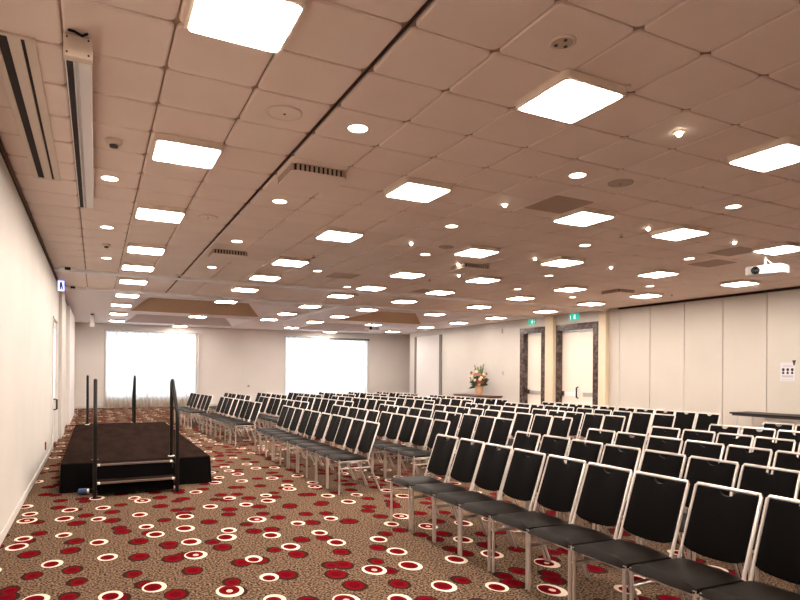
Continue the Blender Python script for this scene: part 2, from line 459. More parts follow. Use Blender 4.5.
# pieces of ceiling that are openings for dropped diffusers keep their tile: the fittings hang below it
for (xa, xb, ya, yb) in cells:
    w, h = xb - xa, yb - ya
    g = .007
    r = min(.05, w / 3, h / 3)
    P0 = rrect((xa + xb) / 2, (ya + yb) / 2, w - 2 * g, h - 2 * g, r)
    P1 = rrect((xa + xb) / 2, (ya + yb) / 2, w - 2 * g - .02, h - 2 * g - .02, r * .9)
    top = [bm.verts.new((x, y, H + .03)) for x, y in P0]
    mid = [bm.verts.new((x, y, H + .007)) for x, y in P0]
    low = [bm.verts.new((x, y, H)) for x, y in P1]
    n = len(P0)
    for q in range(n):
        bm.faces.new((top[q], top[(q + 1) % n], mid[(q + 1) % n], mid[q]))
        bm.faces.new((mid[q], mid[(q + 1) % n], low[(q + 1) % n], low[q]))
    bm.faces.new(low)
struct('ceiling', bm, M['tile'])
bm = B(); box(bm, XL - .2, XR + .2, YF, YT, H + .024, H + .15); struct('ceiling_plenum', bm, M['plenum'])
bm = B(); box(bm, TX - T - .024, TX - T - .011, YF, YT, H + .012, H + .03); struct('trim_13', bm, M['darkgap'])
# plaster ceiling at the far end with four splayed coffers
bm = B()
X_ = sorted({XL - .2, XR + 1.5, *[c[0] for c in COFFERS], *[c[1] for c in COFFERS]})
Y_ = sorted({YT, YB + .2, *[c[2] for c in COFFERS], *[c[3] for c in COFFERS]})
for a, b_ in zip(X_, X_[1:]):
    for c, e in zip(Y_, Y_[1:]):
        mx, my = (a + b_) / 2, (c + e) / 2
        if any(q[0] < mx < q[1] and q[2] < my < q[3] for q in COFFERS): continue
        quad(bm, (a, c, H), (a, e, H), (b_, e, H), (b_, c, H))
struct('ceiling_plaster', bm, M['plaster'], flip=False)
for (a, b_, c, e, mname) in COFFERS:
    hh, s, sl, sr = .66, .40, .88, .62
    bm = B()
    lo = [(a, c, H), (b_, c, H), (b_, e, H), (a, e, H)]; hi = [(a + sl, c + s, H + hh), (b_ - sr, c + s, H + hh), (b_ - sr, e - s, H + hh), (a + sl, e - s, H + hh)]
    for q in range(4): quad(bm, lo[q], lo[(q + 1) % 4], hi[(q + 1) % 4], hi[q])
    quad(bm, *hi)
    bm.normal_update()
    o = struct('ceiling_coffer', bm, [M['plaster'], M[mname]], flip=False)
    o.data.polygons[2].material_index = 1; o.data.polygons[0].material_index = 1  # near and far faces take the coffer's own tone, the rest stay plaster

# ================================================================== CEILING FITTINGS
ROWS = [.93, 3.33, 5.71, 8.15, 10.6, 12.6, 14.6, 17.3, 19.9, 22.5, 26.1, 28.2]
COLS = [.73, 3.2, 5.6, 7.5, 10.0, 12.5]
LIGHTS = [(.72, 3.36), (3.04, 3.30), (5.46, 3.29), (.72, 5.72), (3.12, 5.73), (5.50, 5.71), (7.29, 5.70), (9.56, 5.66),
    (.71, 8.12), (3.13, 8.12), (5.54, 8.16), (7.37, 8.16), (9.86, 8.20), (12.40, 8.20),
    (.72, 10.60), (3.12, 10.53), (5.60, 10.70), (7.31, 10.51), (9.86, 10.65), (12.32, 10.60),
    (.71, 12.50), (3.16, 12.50), (5.74, 12.80), (7.53, 12.65), (9.93, 12.57), (12.42, 12.57),
    (.73, 14.50), (3.20, 14.57), (5.63, 14.50), (7.62, 14.75), (10.17, 14.81), (12.72, 14.83),
    (.73, 17.25), (3.27, 17.32), (5.74, 17.28), (7.61, 17.27), (10.18, 17.46), (12.72, 17.47),
    (.68, 19.90), (5.79, 19.86), (7.70, 19.90), (12.75, 19.98),
    (.70, 23.00), (3.28, 22.62), (5.83, 22.40), (7.70, 22.56), (10.24, 22.58), (12.80, 22.69),
    (.72, .93), (3.08, .93), (5.46, .93), (7.29, 3.30), (12.1, 5.66),  # unseen lights added on the same grid to brighten the near end
    (.74, 26.27), (7.80, 26.04), (12.80, 25.95), (3.30, 27.85), (10.30, 27.85)]
def light_proto(loc, label):
    r = thing('ceiling_light', label, 'ceiling light', loc, 0, 'square ceiling lights')
    bm = B(); s = .57
    A = rrect(0, 0, s, s, .04, 4); C = rrect(0, 0, s - .008, s - .008, .04, 4); D = rrect(0, 0, s - .06, s - .06, .035, 4)
    rings = [[bm.verts.new((x, y, z)) for x, y in P] for P, z in ((C, 0), (A, -.012), (A, -.052), (C, -.062), (D, -.062), (D, -.054))]
    n = len(A)
    for P, Q in zip(rings, rings[1:]):
        for q in range(n): bm.faces.new((P[q], P[(q + 1) % n], Q[(q + 1) % n], Q[q]))
    bm.faces.new(rings[0])
    obj('housing', bm, M['fixture'], r)
    bm = B()
    E_ = rrect(0, 0, s - .05, s - .05, .035, 4)
    prism(bm, E_, -.064, -.05)
    obj('diffuser', bm, M['diffuser'], r)
    bm = B(); tube(bm, [(.24, -.27, .0), (.24, -.31, -.012), (.27, -.31, -.012)], .007, 6); obj('retaining_clip', bm, M['fixture'], r)
    return r
lp = None
for (x, y) in LIGHTS:
    ri = min(range(len(ROWS)), key=lambda q: abs(ROWS[q] - y)); ci = min(range(len(COLS)), key=lambda q: abs(COLS[q] - x)) + 1
    lab = 'lit square ceiling light, %s row from the camera end, %s column from the stage wall' % (ORD[ri], ORD[ci])
    if ri == 0: lab = 'lit square ceiling light added unseen over the camera end, %s column from the stage wall' % ORD[ci]
    if lp is None: lp = light_proto((x, y, H), lab)
    else: dup(lp, (x, y, H), 0, lab)

DOWN = [(1.92, 4.57), (.12, 6.98), (1.93, 6.96), (.13, 9.38), (4.35, 4.60), (1.94, 9.41), (4.35, 7.01), (6.80, 4.58),
        (2.0, 12.0), (.16, 11.96), (6.83, 7.05), (9.2, 7.0), (5.0, 8.9), (3.94, 11.4), (5.69, 10.58), (5.3, 13.2), (11.3, 9.61), (8.32, 9.6), (9.0, 11.5), (11.2, 12.0)]
def down_proto(loc, lab):
    r = thing('downlight', lab, 'downlight', loc, 0, 'round recessed downlights')
    bm = B(); n = 24
    pr = [(.098, 0), (.098, -.004), (.092, -.008), (.080, -.006), (.078, -.001)]
    lathe(bm, pr, n=n); obj('trim_ring', bm, M['fixture'], r, True)
    bm = B(); lathe(bm, [(.079, -.001), (.079, -.0065), (.05, -.009)], n=n); obj('lamp_disc', bm, M['down'], r, True)
    return r
dp = None
for k, (x, y) in enumerate(DOWN):
    ci = sorted(set(round(q[0]) for q in DOWN)); ri = sorted(set(round(q[1]) for q in DOWN))
    lab = 'round recessed downlight about %s metres from the stage wall, %s metres from the camera end' % (
        ['one', 'two', 'three', 'four', 'five', 'six', 'seven', 'eight', 'nine', 'ten', 'eleven', 'twelve', 'thirteen'][round(x + .78) - 1],
        ['zero', 'one', 'two', 'three', 'four', 'five', 'six', 'seven', 'eight', 'nine', 'ten', 'eleven', 'twelve', 'thirteen'][round(y)])
    if dp is None: dp = down_proto((x, y, H), lab)
    else: dup(dp, (x, y, H), 0, lab)

SPOT = [(4.32, 3.39), (4.34, 5.80), (4.37, 8.23), (6.79, 5.81), (8.64, 5.80), (6.84, 8.26), (8.66, 8.26), (5.98, 9.40), (6.67, 10.45)]
sl = ['nearest the camera, before the round flush speaker', 'beyond the round flush speaker', 'third along the same line of tiles as the flush speaker',
      'between two square lights in the second light row', 'before the ceiling projector', 'between two square lights in the third light row',
      'behind the square light nearest the ceiling projector', 'beside the slotted diffuser over the middle seats', 'just behind the diffuser over the middle seats']
sp = None
for (x, y), t in zip(SPOT, sl):
    lab = 'tiny bright halogen spot %s' % t
    if sp is None:
        sp = thing('halogen_spot', lab, 'spotlight', (x, y, H), 0, 'tiny halogen ceiling spots')
        bm = B(); lathe(bm, [(.05, 0), (.05, -.004), (.034, -.008), (.03, -.002)], n=20); obj('trim_ring', bm, M['fixture'], sp, True)
        bm = B(); bmesh.ops.create_icosphere(bm, subdivisions=2, radius=.024, matrix=Matrix.Translation((0, 0, -.016))); obj('bulb', bm, M['bulb'], sp, True)
    else: dup(sp, (x, y, H), 0, lab)

# slotted diffusers with a dropped plate
VENT = [(1.96, 5.88, 'dropped square air diffuser with black slots, nearest the camera beside the long dark joint'),
        (2.0, 10.45, 'dropped square air diffuser with black slots, further along the long dark joint'),
        (6.3, 9.5, 'dropped square air diffuser with black slots over the middle seats'),
        (11.3, 10.55, 'dropped square air diffuser with black slots near the folding partition')]
vp = None
for (x, y, lab) in VENT:
    if vp is None:
        vp = thing('ceiling_vent', lab, 'air vent', (x, y, H), 0, 'dropped square air diffusers')
        bm = B(); prism(bm, rrect(0, 0, .54, .54, .05), -.072, -.001); obj('slot_collar', bm, M['darkgap'], vp)
        bm = B(); prism(bm, rrect(0, 0, .57, .57, .06), -.084, -.07); obj('face_plate', bm, M['tile'], vp)
        bm = B(); N_ = 11; pt = []
        for sd in range(4):
            for q in range(N_):
                for (f, o_) in ((.12, .256), (.38, .256), (.38, .284), (.88, .284), (.88, .256)):
                    c = -.256 + .512 * (q + f) / N_
                    pt.append({0: (c, -o_), 1: (o_, c), 2: (-c, o_), 3: (-o_, -c)}[sd])
        inner = [(x * .9, y * .9) for x, y in pt]
        rr = [[bm.verts.new((x, y, z)) for x, y in P] for P, z in ((inner, -.07), (pt, -.07), (pt, -.0), (inner, -.0))]
        for P, Q in zip(rr, rr[1:] + rr[:1]):
            for q in range(len(pt)): bm.faces.new((P[q], P[(q + 1) % len(pt)], Q[(q + 1) % len(pt)], Q[q]))
        obj('slot_fins', bm, M['grille'], vp)
    else: dup(vp, (x, y, H), 0, lab)
# flush dark return grilles
GR = [(4.92, 5.52, 'dark flush return grille beside the square light in the second light row'),
      (9.30, 6.25, 'dark flush return grille just before the ceiling projector'),
      (9.95, 7.1, 'dark flush return grille beyond the ceiling projector'),
      (4.6, 11.7, 'dark flush return grille over the middle rows of chairs'), (7.3, 12.9, 'dark flush return grille over the far rows of chairs')]
gp = None
for (x, y, lab) in GR:
    if gp is None:
        gp = thing('ceiling_return_grille', lab, 'air vent', (x, y, H), 0, 'flush return grilles')
        bm = B(); prism(bm, rrect(0, 0, .58, .58, .02), -.006, 0)
        obj('grille_frame', bm, M['grille'], gp)
        bm = B()
        for q in range(26): box(bm, -.27, .27, -.27 + .0211 * q, -.2585 + .0211 * q, -.0085, -.006)
        obj('grille_blades', bm, M['grille'], gp)
    else: dup(gp, (x, y, H), 0, lab)
# round speakers flush with the tiles
for (x, y, r_, m_, lab) in [(1.30, 4.57, .14, 'fixture', 'round pale ceiling speaker between the first two square lights'),
                        (4.93, 4.58, .13, 'grille', 'round brown flush ceiling speaker among bare tiles'),
                        (1.30, 8.13, .13, 'fixture', 'round pale ceiling speaker further along near the third square light'),
                        (5.0, 8.22, .12, 'grille', 'round brown flush ceiling speaker over the second seating block'),
                        (9.6, 4.75, .13, 'grille', 'round brown flush ceiling speaker over the open front seats')]:
    t = thing('ceiling_speaker', lab, 'speaker', (x, y, H), 0, 'round ceiling speakers')
    bm = B(); lathe(bm, [(r_, 0), (r_, -.006), (r_ - .012, -.010), (r_ - .02, -.006)], n=28); obj('speaker_ring', bm, M[m_], t, True)
    bm = B(); lathe(bm, [(r_ - .018, -.002), (r_ - .018, -.0065), (.02, -.010)], n=28); obj('speaker_grille', bm, M['tile' if m_ == 'fixture' else 'grille'], t, True)
    bm = B(); lathe(bm, [(.01, -.008), (.01, -.014)], n=10); obj('centre_screw', bm, M['darksteel'], t)
# flush round plate with screws
t = thing('ceiling_cover_plate', 'round grey cover plate with screws on the bare tiles nearest the camera', 'cover plate', (2.52, 2.80, H))
bm = B(); lathe(bm, [(.082, 0), (.082, -.006), (.07, -.012), (.062, -.008)], n=28); obj('plate_rim', bm, M['fixture'], t, True)
bm = B(); lathe(bm, [(.064, -.002), (.064, -.009), (.01, -.011)], n=24); obj('plate_face', bm, M['grille'], t, True)
for a in (.4, 2.2, 4.4):
    bm = B(); lathe(bm, [(.011, -.008), (.011, -.016)], (.04 * math.cos(a), .04 * math.sin(a), 0), n=8); obj('screw', bm, M['darksteel'], t)
# smoke detectors
for (x, y, s, lab) in [(.13, 5.81, 1.25, 'white smoke detector beside the long projection screen case'),
                       (.14, 10.65, 1.1, 'small smoke detector between the downlights near the stage wall'),
                       (1.55, 13.3, 1.1, 'small dark smoke detector just before the first partition track')]:
    t = thing('smoke_detector', lab, 'smoke detector', (x, y, H), 0, 'smoke detectors')
    bm = B(); lathe(bm, [(.055 * s, 0), (.055 * s, -.02 * s), (.047 * s, -.032 * s), (.03 * s, -.036 * s)], n=24); obj('detector_body', bm, M['fixture'], t, True)
    bm = B(); lathe(bm, [(.030 * s, -.03 * s), (.028 * s, -.052 * s), (.016 * s, -.056 * s)], n=18); obj('sensor_dome', bm, M['darksteel'], t, True)
# sprinklers
for (x, y, lab) in [(6.75, 6.25, 'tiny dark sprinkler head beside the square light, second light row'), (6.4, 11.2, 'tiny dark sprinkler head over the second seating block'),
                    (6.0, 14.2, 'tiny dark sprinkler head between the partition tracks'), (11.9, 13.9, 'tiny dark sprinkler head near the marble doors'),
                    (12.9, 10.3, 'tiny dark sprinkler head near the folding partition'), (3.35, 9.9, 'tiny dark sprinkler head near the second black-slotted diffuser')]:
    t = thing('ceiling_sprinkler', lab, 'sprinkler', (x, y, H), 0, 'ceiling sprinklers')
    bm = B(); lathe(bm, [(.03, 0), (.03, -.006), (.012, -.012), (.010, -.04)], n=14); obj('stem', bm, M['fixture'], t, True)
    bm = B(); lathe(bm, [(.026, -.04), (.026, -.046)], n=14); obj('deflector', bm, M['darksteel'], t)

# long flush slot diffuser and the projection screen case by the stage wall
t = thing('slot_diffuser', 'long flush slot diffuser with two dark slots beside the stage wall', 'air vent', (-.47, 5.78, H))
bm = B()
for a, b_ in ((-.12, -.075), (-.02, .05), (.07, .13)): box(bm, a, b_, -1.5, 1.5, -.014, 0, .003, 1)
box(bm, -.12, .13, -1.53, -1.5, -.014, 0); box(bm, -.12, .13, 1.5, 1.53, -.014, 0)
obj('slot_frame', bm, M['fixture'], t)
bm = B(); box(bm, -.076, -.019, -1.5, 1.5, -.004, .0); obj('wide_slot', bm, M['darkgap'], t)
bm = B(); box(bm, .049, .071, -1.5, 1.5, -.004, .0); obj('narrow_slot', bm, M['darkgap'], t)
t = thing('projection_screen_case', 'long white projection screen case hanging below the ceiling by the stage wall', 'projection screen', (-.105, 5.95, H))
bm = B(); box(bm, -.075, .072, -1.85, 1.9, -.13, -.015, .008, 2); obj('case', bm, M['rail'], t)
bm = B(); box(bm, -.066, -.030, -1.79, 1.89, -.134, -.12); obj('screen_slot', bm, M['darkgap'], t)
bm = B(); box(bm, -.02, .0, -1.79, 1.89, -.137, -.125, .003, 1); obj('lower_bar', bm, M['steel'], t)
bm = B(); box(bm, -.08, .078, -1.87, -1.80, -.142, -.01, .004, 1); obj('end_cap', bm, M['fixture'], t)
for x in (-.06, .055):
    for z in (-.03, -.12):
        bm = B(); lathe(bm, [(.006, -1.874), (.006, -1.87)], (x, 0, z), 8, 'Y'); obj('screw', bm, M['darksteel'], t)
bm = B(); tube(bm, [(-.05, -1.9, -.004), (-.02, -1.93, -.02), (.02, -1.88, -.012), (.05, -1.91, -.008)], .008, 6); obj('cable', bm, M['blackmetal'], t)
bm = B()
for y in (-1.6, 0, 1.6): box(bm, -.04, .04, y - .03, y + .03, -.016, 0)
obj('hanging_bracket', bm, M['fixture'], t)

# partition tracks
def track(label, x0, x1, y0, y1, w=.10):
    t = thing('partition_track', label, 'ceiling track', ((x0 + x1) / 2, (y0 + y1) / 2, H), 0, 'ceiling tracks for folding walls')
    hx, hy = (x1 - x0) / 2, (y1 - y0) / 2
    if hx > hy:
        bm = B(); box(bm, -hx, hx, -w, -w * .25, -.055, 0, .003, 1); box(bm, -hx, hx, w * .25, w, -.055, 0, .003, 1); obj('track_rail', bm, M['rail'], t)
        bm = B(); box(bm, -hx, hx, -w * .24, w * .24, -.012, 0); obj('track_slot', bm, M['darkgap'], t)
    else:
        bm = B(); box(bm, -w, -w * .25, -hy, hy, -.055, 0, .003, 1); box(bm, w * .25, w, -hy, hy, -.055, 0, .003, 1); obj('track_rail', bm, M['rail'], t)
        bm = B(); box(bm, -w * .24, w * .24, -hy, hy, -.012, 0); obj('track_slot', bm, M['darkgap'], t)
track('white track across the ceiling, the one nearer the camera', XL + .04, XR - .04, 13.58, 13.72, .07)
track('white track across the ceiling along the edge of the plaster', XL + .04, XR - .04, 16.6, 16.78, .08)
track('white track running lengthwise between the two pairs of coffers', 6.45, 6.61, 16.9, 22.9, .08)
for (y, lab) in ((13.44, 'small black and white trolley on the nearer ceiling track by the stage wall'), (16.44, 'small black and white trolley on the farther ceiling track by the stage wall')):
    t = thing('ceiling_track_trolley', lab, 'track trolley', (-.50, y, H), 0, 'track trolleys')
    bm = B(); box(bm, -.14, -.05, -.05, .05, -.05, 0, .004, 1); box(bm, .05, .14, -.05, .05, -.05, 0, .004, 1); obj('bracket', bm, M['rail'], t)
    bm = B(); box(bm, -.05, .05, -.04, .04, -.045, 0); obj('roller', bm, M['darkgap'], t)
t = thing('hanging_speaker', 'slim white box hanging from the ceiling by the far stage wall corner', 'speaker', (-.12, 24.0, H))
bm = B(); box(bm, -.07, .07, -.08, .08, -.46, -.06, .01, 2); obj('cabinet', bm, M['plastic'], t)
bm = B(); box(bm, -.06, .06, -.05, .05, -.07, 0); obj('bracket', bm, M['darksteel'], t)

# projectors
def projector(loc, rz, s, label):
    t = thing('projector', label, 'projector', loc, rz, 'ceiling projectors')
    bm = B()
    poly = [(-.30, -.19), (-.27, -.21), (.10, -.21), (.14, -.18), (.30, -.16), (.32, -.13), (.32, .19), (-.30, .21)]
    prism(bm, [(x * s, y * s) for x, y in poly], -.085 * s, .075 * s)
    bmesh.ops.bevel(bm, geom=bm.edges[:], offset=.012 * s, segments=2, affect='EDGES')
    obj('projector_body', bm, M['plastic'], t, True)
    bm = B(); lathe(bm, [(.075 * s, -.20 * s), (.078 * s, -.225 * s), (.07 * s, -.245 * s), (.058 * s, -.24 * s)], (-.10 * s, 0, -.01 * s), 24, 'Y'); l_ = obj('lens_barrel', bm, M['blackmetal'], t, True)
    bm = B(); lathe(bm, [(.058 * s, -.238 * s), (.04 * s, -.247 * s), (.01 * s, -.25 * s)], (-.10 * s, 0, -.01 * s), 20, 'Y'); obj('lens_glass', bm, M['lens'], l_, True)
    bm = B()
    for q in range(7): box(bm, (.16 + .02 * q) * s, (.17 + .02 * q) * s, -.185 * s, -.15 * s, -.05 * s, .04 * s)
    obj('vent_grille', bm, M['greyink'], t)
    bm = B(); tube(bm, [(-.02 * s, 0, .07 * s), (-.02 * s, 0, H - loc[2] - .01)], .028 * s, 10)
    lathe(bm, [(.08 * s, H - loc[2] - .02), (.08 * s, H - loc[2])], (-.02 * s, 0, 0), 18); obj('mount_pole', bm, M['plastic'], t, True)
    bm = B(); tube(bm, [(-.02 * s, -.02 * s, .24 * s), (.12 * s, -.03 * s, .09 * s), (.17 * s, -.05 * s, .07 * s)], .012 * s, 8)
    tube(bm, [(-.02 * s, .02 * s, .24 * s), (-.10 * s, .08 * s, .07 * s)], .012 * s, 8); obj('mount_brace', bm, M['plastic'], t, True)
    return t
projector((9.93, 6.10, 3.36), -1.42, .88, 'white projector with black lens hanging from the ceiling over the open front seats')
projector((9.75, 21.6, 3.36), -.3, .8, 'small white projector hanging far back under the coffers')

# exit signs
def exit_sign(loc, rz, w, h, label, arrow):
    t = thing('exit_sign', label, 'exit sign', loc, rz, 'running man exit signs')
    bm = B(); box(bm, -.03, .0, -w / 2, w / 2, -h / 2, h / 2, .006, 1); box(bm, -.03, .03, -w * .3, w * .3, h / 2 - .01, h / 2 + .02); obj('sign_case', bm, M['plastic'], t)
    bm = B(); box(bm, -.034, -.029, -w / 2 + .008, w / 2 - .008, -h / 2 + .008, h / 2 - .008); obj('sign_face', bm, M['green'], t)
    u = h * .42
    bm = B()
    # door panel, running man and arrow
    x0 = .10 * w
    a = -.0345; b_ = -.036
    c = -.05 * w
    def P(pts): prism(bm, [(c - q[0] * u, q[1] * u) for q in pts], a, b_, 'YZ')
    lath = [(.17 * math.cos(2 * PI * i / 12) + .12, .17 * math.sin(2 * PI * i / 12) + .72) for i in range(12)]
    P(lath)
    P([(-.22, .48), (.18, .52), (.14, -.02), (-.18, -.06)])
    P([(.12, .48), (.55, .18), (.62, .26), (.16, .58)]); P([(-.2, .48), (-.6, .28), (-.56, .18), (-.16, .34)])
    P([(.14, .02), (.42, -.28), (.30, -.80), (.18, -.78), (.26, -.30), (-.06, -.06)])
    P([(-.18, -.04), (.05, -.02), (-.16, -.46), (-.62, -.62), (-.66, -.50), (-.28, -.36)])
    c = (-.36 if arrow > 0 else .36) * w
    P([(-.10, .7), (.18 * arrow, 0), (-.10, -.7), (-.22, -.6), (-.04, 0), (-.22, .6)]) if arrow > 0 else P([(.10, .7), (-.18, 0), (.10, -.7), (.22, -.6), (.04, 0), (.22, .6)])
    obj('running_man_pictogram', bm, M['signwhite'], t)
exit_sign((XR - .005, 17.27, 3.49), 0, .40, .20, 'green and white exit sign above the single marble-framed door', 1)
exit_sign((XR - .005, 15.10, 3.50), 0, .48, .24, 'green and white exit sign above the double marble-framed door', -1)
t = thing('exit_sign', 'small bluish lit exit sign jutting from the stage wall near the ceiling', 'exit sign', (XL, 15.55, 3.53), 0, 'running man exit signs')
bm = B(); box(bm, .0, .15, -.03, .03, -.14, .12, .006, 1); obj('sign_case', bm, M['plastic'], t)
bm = B(); box(bm, .012, .138, -.034, -.029, -.125, .105); obj('sign_face', bm, M['bluewhite'], t)
bm = B(); prism(bm, [(.05, -.09), (.075, -.09), (.08, -.02), (.10, -.09), (.12, -.09), (.10, .02), (.09, .08), (.06, .08), (.045, .01)], -.0355, -.0335, 'XZ'); obj('pictogram', bm, M['signdark'], t)

# notice on the partition
t = thing('wall_notice', 'white paper notice with six dark pictures taped to the folding partition', 'notice', (XR, 8.22, 1.70))
bm = B(); box(bm, -.006, -.001, -.17, .17, -.22, .21); obj('paper_sheet', bm, M['paper'], t)
bm = B()
for q in range(3):
    c = -.10 + .10 * q
    prism(bm, [(c + .032 * math.cos(2 * PI * i / 10), .045 + .038 * math.sin(2 * PI * i / 10)) for i in range(10)], -.0075, -.0055, 'YZ')
    prism(bm, [(c - .022, -.055), (c + .026, -.055), (c + .024, -.01), (c, .004), (c - .024, -.01)], -.0075, -.0055, 'YZ')
obj('printed_pictures', bm, M['ink'], t)
bm = B(); prism(bm, [(-.18, .26), (-.10, .26), (-.13, .14), (-.15, .14)], -.009, -.005, 'YZ'); obj('black_arrow', bm, M['ink'], t)
bm = B(); box(bm, -.0075, -.0055, -.12, .13, -.135, -.085); box(bm, -.0075, -.0055, -.12, .10, .12, .14); box(bm, -.0075, -.0055, -.13, .13, -.19, -.18); obj('grey_caption', bm, M['greyink'], t)

# small wall plates
t = tag(obj('wall_outlet', (lambda b: (box(b, 0, .02, -.05, .05, -.07, .07, .006, 1), b)[1])(B()), M['redplate']), 'small dark red plate low on the stage wall', 'wall outlet'); t.location = (XL, 12.15, .29)
t = tag(obj('wall_thermostat', (lambda b: (box(b, -.025, 0, -.05, .05, -.07, .07, .008, 2), b)[1])(B()), M['greyink']), 'small grey thermostat on the wall between the flowers and the single door', 'thermostat'); t.location = (XR, 19.03, 1.62)
t = tag(obj('wall_sensor', (lambda b: (box(b, -.04, 0, -.04, .04, -.09, .09, .01, 2), b)[1])(B()), M['greyink']), 'small grey sensor high on the wall above the flowers', 'sensor'); t.location = (XR, 19.08, 3.27)
t = thing('wall_switch', 'tiny dark switch on the far wall between the two windows', 'switch', (6.5, YB, .92))
bm = B(); box(bm, -.05, .05, -.02, 0, -.05, .05, .005, 1); obj('switch_plate', bm, M['greyink'], t)
bm = B(); box(bm, -.02, .02, -.035, -.015, -.025, .025, .004, 1); obj('rocker', bm, M['ink'], t)

# ================================================================== STAGE
SX0, SX1, SZ = -.40, 1.49, .39
t = thing('stage', 'low black portable stage platform beside the plain wall', 'stage', (.545, 12.2, 0))
hx = (SX1 - SX0) / 2
for k in range(3):
    a, b_ = -3.2 + 2.133 * k, -3.2 + 2.133 * (k + 1)
    bm = B(); box(bm, -hx, hx, a + .004, b_ - .004, SZ - .07, SZ, .006, 1); obj('deck_panel', bm, M['deck'], t)
bm = B(); n = 0; rows = []
per = []
step = .07
def line(p, q):
    L_ = math.hypot(q[0] - p[0], q[1] - p[1]); c = max(1, int(L_ / step))
    for i in range(c): per.append((p[0] + (q[0] - p[0]) * i / c, p[1] + (q[1] - p[1]) * i / c, (q[1] - p[1]) / L_, -(q[0] - p[0]) / L_))
cs = [(-hx, -3.2), (hx, -3.2), (hx, 3.2), (-hx, 3.2)]
for i in range(4): line(cs[i], cs[(i + 1) % 4])
for z, fl in ((SZ - .015, .003), (.22, .010), (.004, .018)):
    rows.append([bm.verts.new((x + nx * (fl + .45 * fl * math.sin(i * 1.9)), y + ny * (fl + .45 * fl * math.sin(i * 1.9)), z)) for i, (x, y, nx, ny) in enumerate(per)])
for A, C in zip(rows, rows[1:]):
    for i in range(len(A)): bm.faces.new((A[i], A[(i + 1) % len(A)], C[(i + 1) % len(A)], C[i]))
obj('skirt', bm, M['skirt'], t, True)
bm = B()
for x in (-.9, 0, .9):
    for y in (-3.1, -1.07, 1.07, 3.1): box(bm, x - .02, x + .02, y - .02, y + .02, 0, SZ - .07)
obj('support_leg', bm, M['darksteel'], t)

def arc(c, r, a0, a1, n, x):
    return [(x, c[0] + r * math.cos(a0 + (a1 - a0) * i / n), c[1] + r * math.sin(a0 + (a1 - a0) * i / n)) for i in range(n + 1)]
def steps(loc, rz, label):
    t = thing('stage_steps', label, 'steps', loc, rz, 'stage steps with handrails')
    # local: stage edge at y=0, steps come out to -y
    for (z, y0, y1, m_) in ((.19, -.50, -.16, 'lower'), (.385, -.24, -.045, 'upper')):
        bm = B(); box(bm, -.47, .47, y0, y1, z - .028, z, .004, 1); tr = obj('tread', bm, M['deck'], t)
        bm = B(); box(bm, -.47, .47, y0 - .004, y0 + .022, z - .02, z + .003, .002, 1); obj('tread_edge', bm, M['brownedge'], tr)
        for s in (-1, 1):
            bm = B(); box(bm, s * .445 - .016, s * .445 + .016, y0 - .007, y0 + .03, z - .022, z + .006, .003, 1); obj('nosing_marker', bm, M['nosing'], tr)
    bm = B(); box(bm, -.46, .46, -.235, -.22, .01, .36); box(bm, -.46, .46, -.40, -.385, .02, .165); obj('riser', bm, M['skirt'], t)
    for s in (-1, 1):
        x = s * .49
        bm = B()
        pts = [(x, -.53, .0), (x, -.53, .95), (x, -.515, 1.02), (x, -.47, 1.08), (x, .02, 1.43)] + arc((.09, 1.40), .085, 2.3, 0.0, 6, x) + [(x, .175, 1.2), (x, .175, SZ)]
        tube(bm, pts, .025, 10)
        h = obj('handrail', bm, M['blackmetal'], t, True)
        bm = B(); lathe(bm, [(.045, SZ), (.045, SZ + .012)], (x, .175, 0), 14); obj('foot_plate', bm, M['nosing' if s > 0 else 'blackmetal'], h)
        bm = B(); box(bm, s * .475 - .012, s * .475 + .012, -.51, -.06, .10, .16); box(bm, s * .475 - .012, s * .475 + .012, -.25, -.06, .28, .36); obj('stringer', bm, M['blackmetal'], t)
steps((.49, 9.0, 0), 0, 'black stage steps with two handrails, the end nearest the camera')
steps((.33, 15.4, 0), PI, 'black stage steps with two handrails at the far end of the stage')
t = thing('power_plug', 'blue plug on a coiled cable on the carpet by the stage steps', 'plug', (-.10, 8.90, 0))
bm = B(); tube(bm, [(.11 * math.cos(a * .5) * (1 - a * .015), .05 * math.sin(a * .5) - .05, .014 + .006 * a * .25) for a in range(0, 30)], .012, 8); obj('cable', bm, M['blackmetal'], t, True)
bm = B(); lathe(bm, [(.03, -.05), (.038, -.04), (.038, .03), (.026, .05)], (-.04, -.14, .05), 14, 'X'); obj('plug_body', bm, M['bluecable'], t, True)
bm = B(); lathe(bm, [(.030, .05), (.030, .075)], (-.04, -.14, .05), 14, 'X'); obj('plug_collar', bm, M['whiteplate'], t, True)

# ================================================================== TABLES AND FLOWERS
def folding_table(loc, ln, w, topmat, label, legs=True):
    t = thing('folding_table', label, 'table', loc)
    bm = B(); box(bm, -w / 2, w / 2, -ln / 2, ln / 2, .705, .74, .006, 2); obj('tabletop', bm, M[topmat], t)
    bm = B(); box(bm, -w / 2 + .03, w / 2 - .03, -ln / 2 + .05, ln / 2 - .05, .665, .705); obj('apron', bm, M['darksteel'], t)
    for sy in (-1, 1):
        for sx in (-1, 1):
            bm = B(); tube(bm, [(sx * (w / 2 - .06), sy * (ln / 2 - .16), .68), (sx * (w / 2 - .06), sy * (ln / 2 - .10), 0)], .016, 8); obj('leg', bm, M['silver'], t, True)
        bm = B(); tube(bm, [(-(w / 2 - .06), sy * (ln / 2 - .13), .35), (w / 2 - .06, sy * (ln / 2 - .13), .35)], .01, 8); obj('brace', bm, M['silver'], t, True)
    return t
folding_table((13.68, 8.12, 0), 1.84, .72, 'tabletop', 'black topped folding table against the partition behind the last row')
folding_table((13.72, 20.1, 0), 2.6, .66, 'wood', 'dark wood table against the wall, under the flower arrangement')

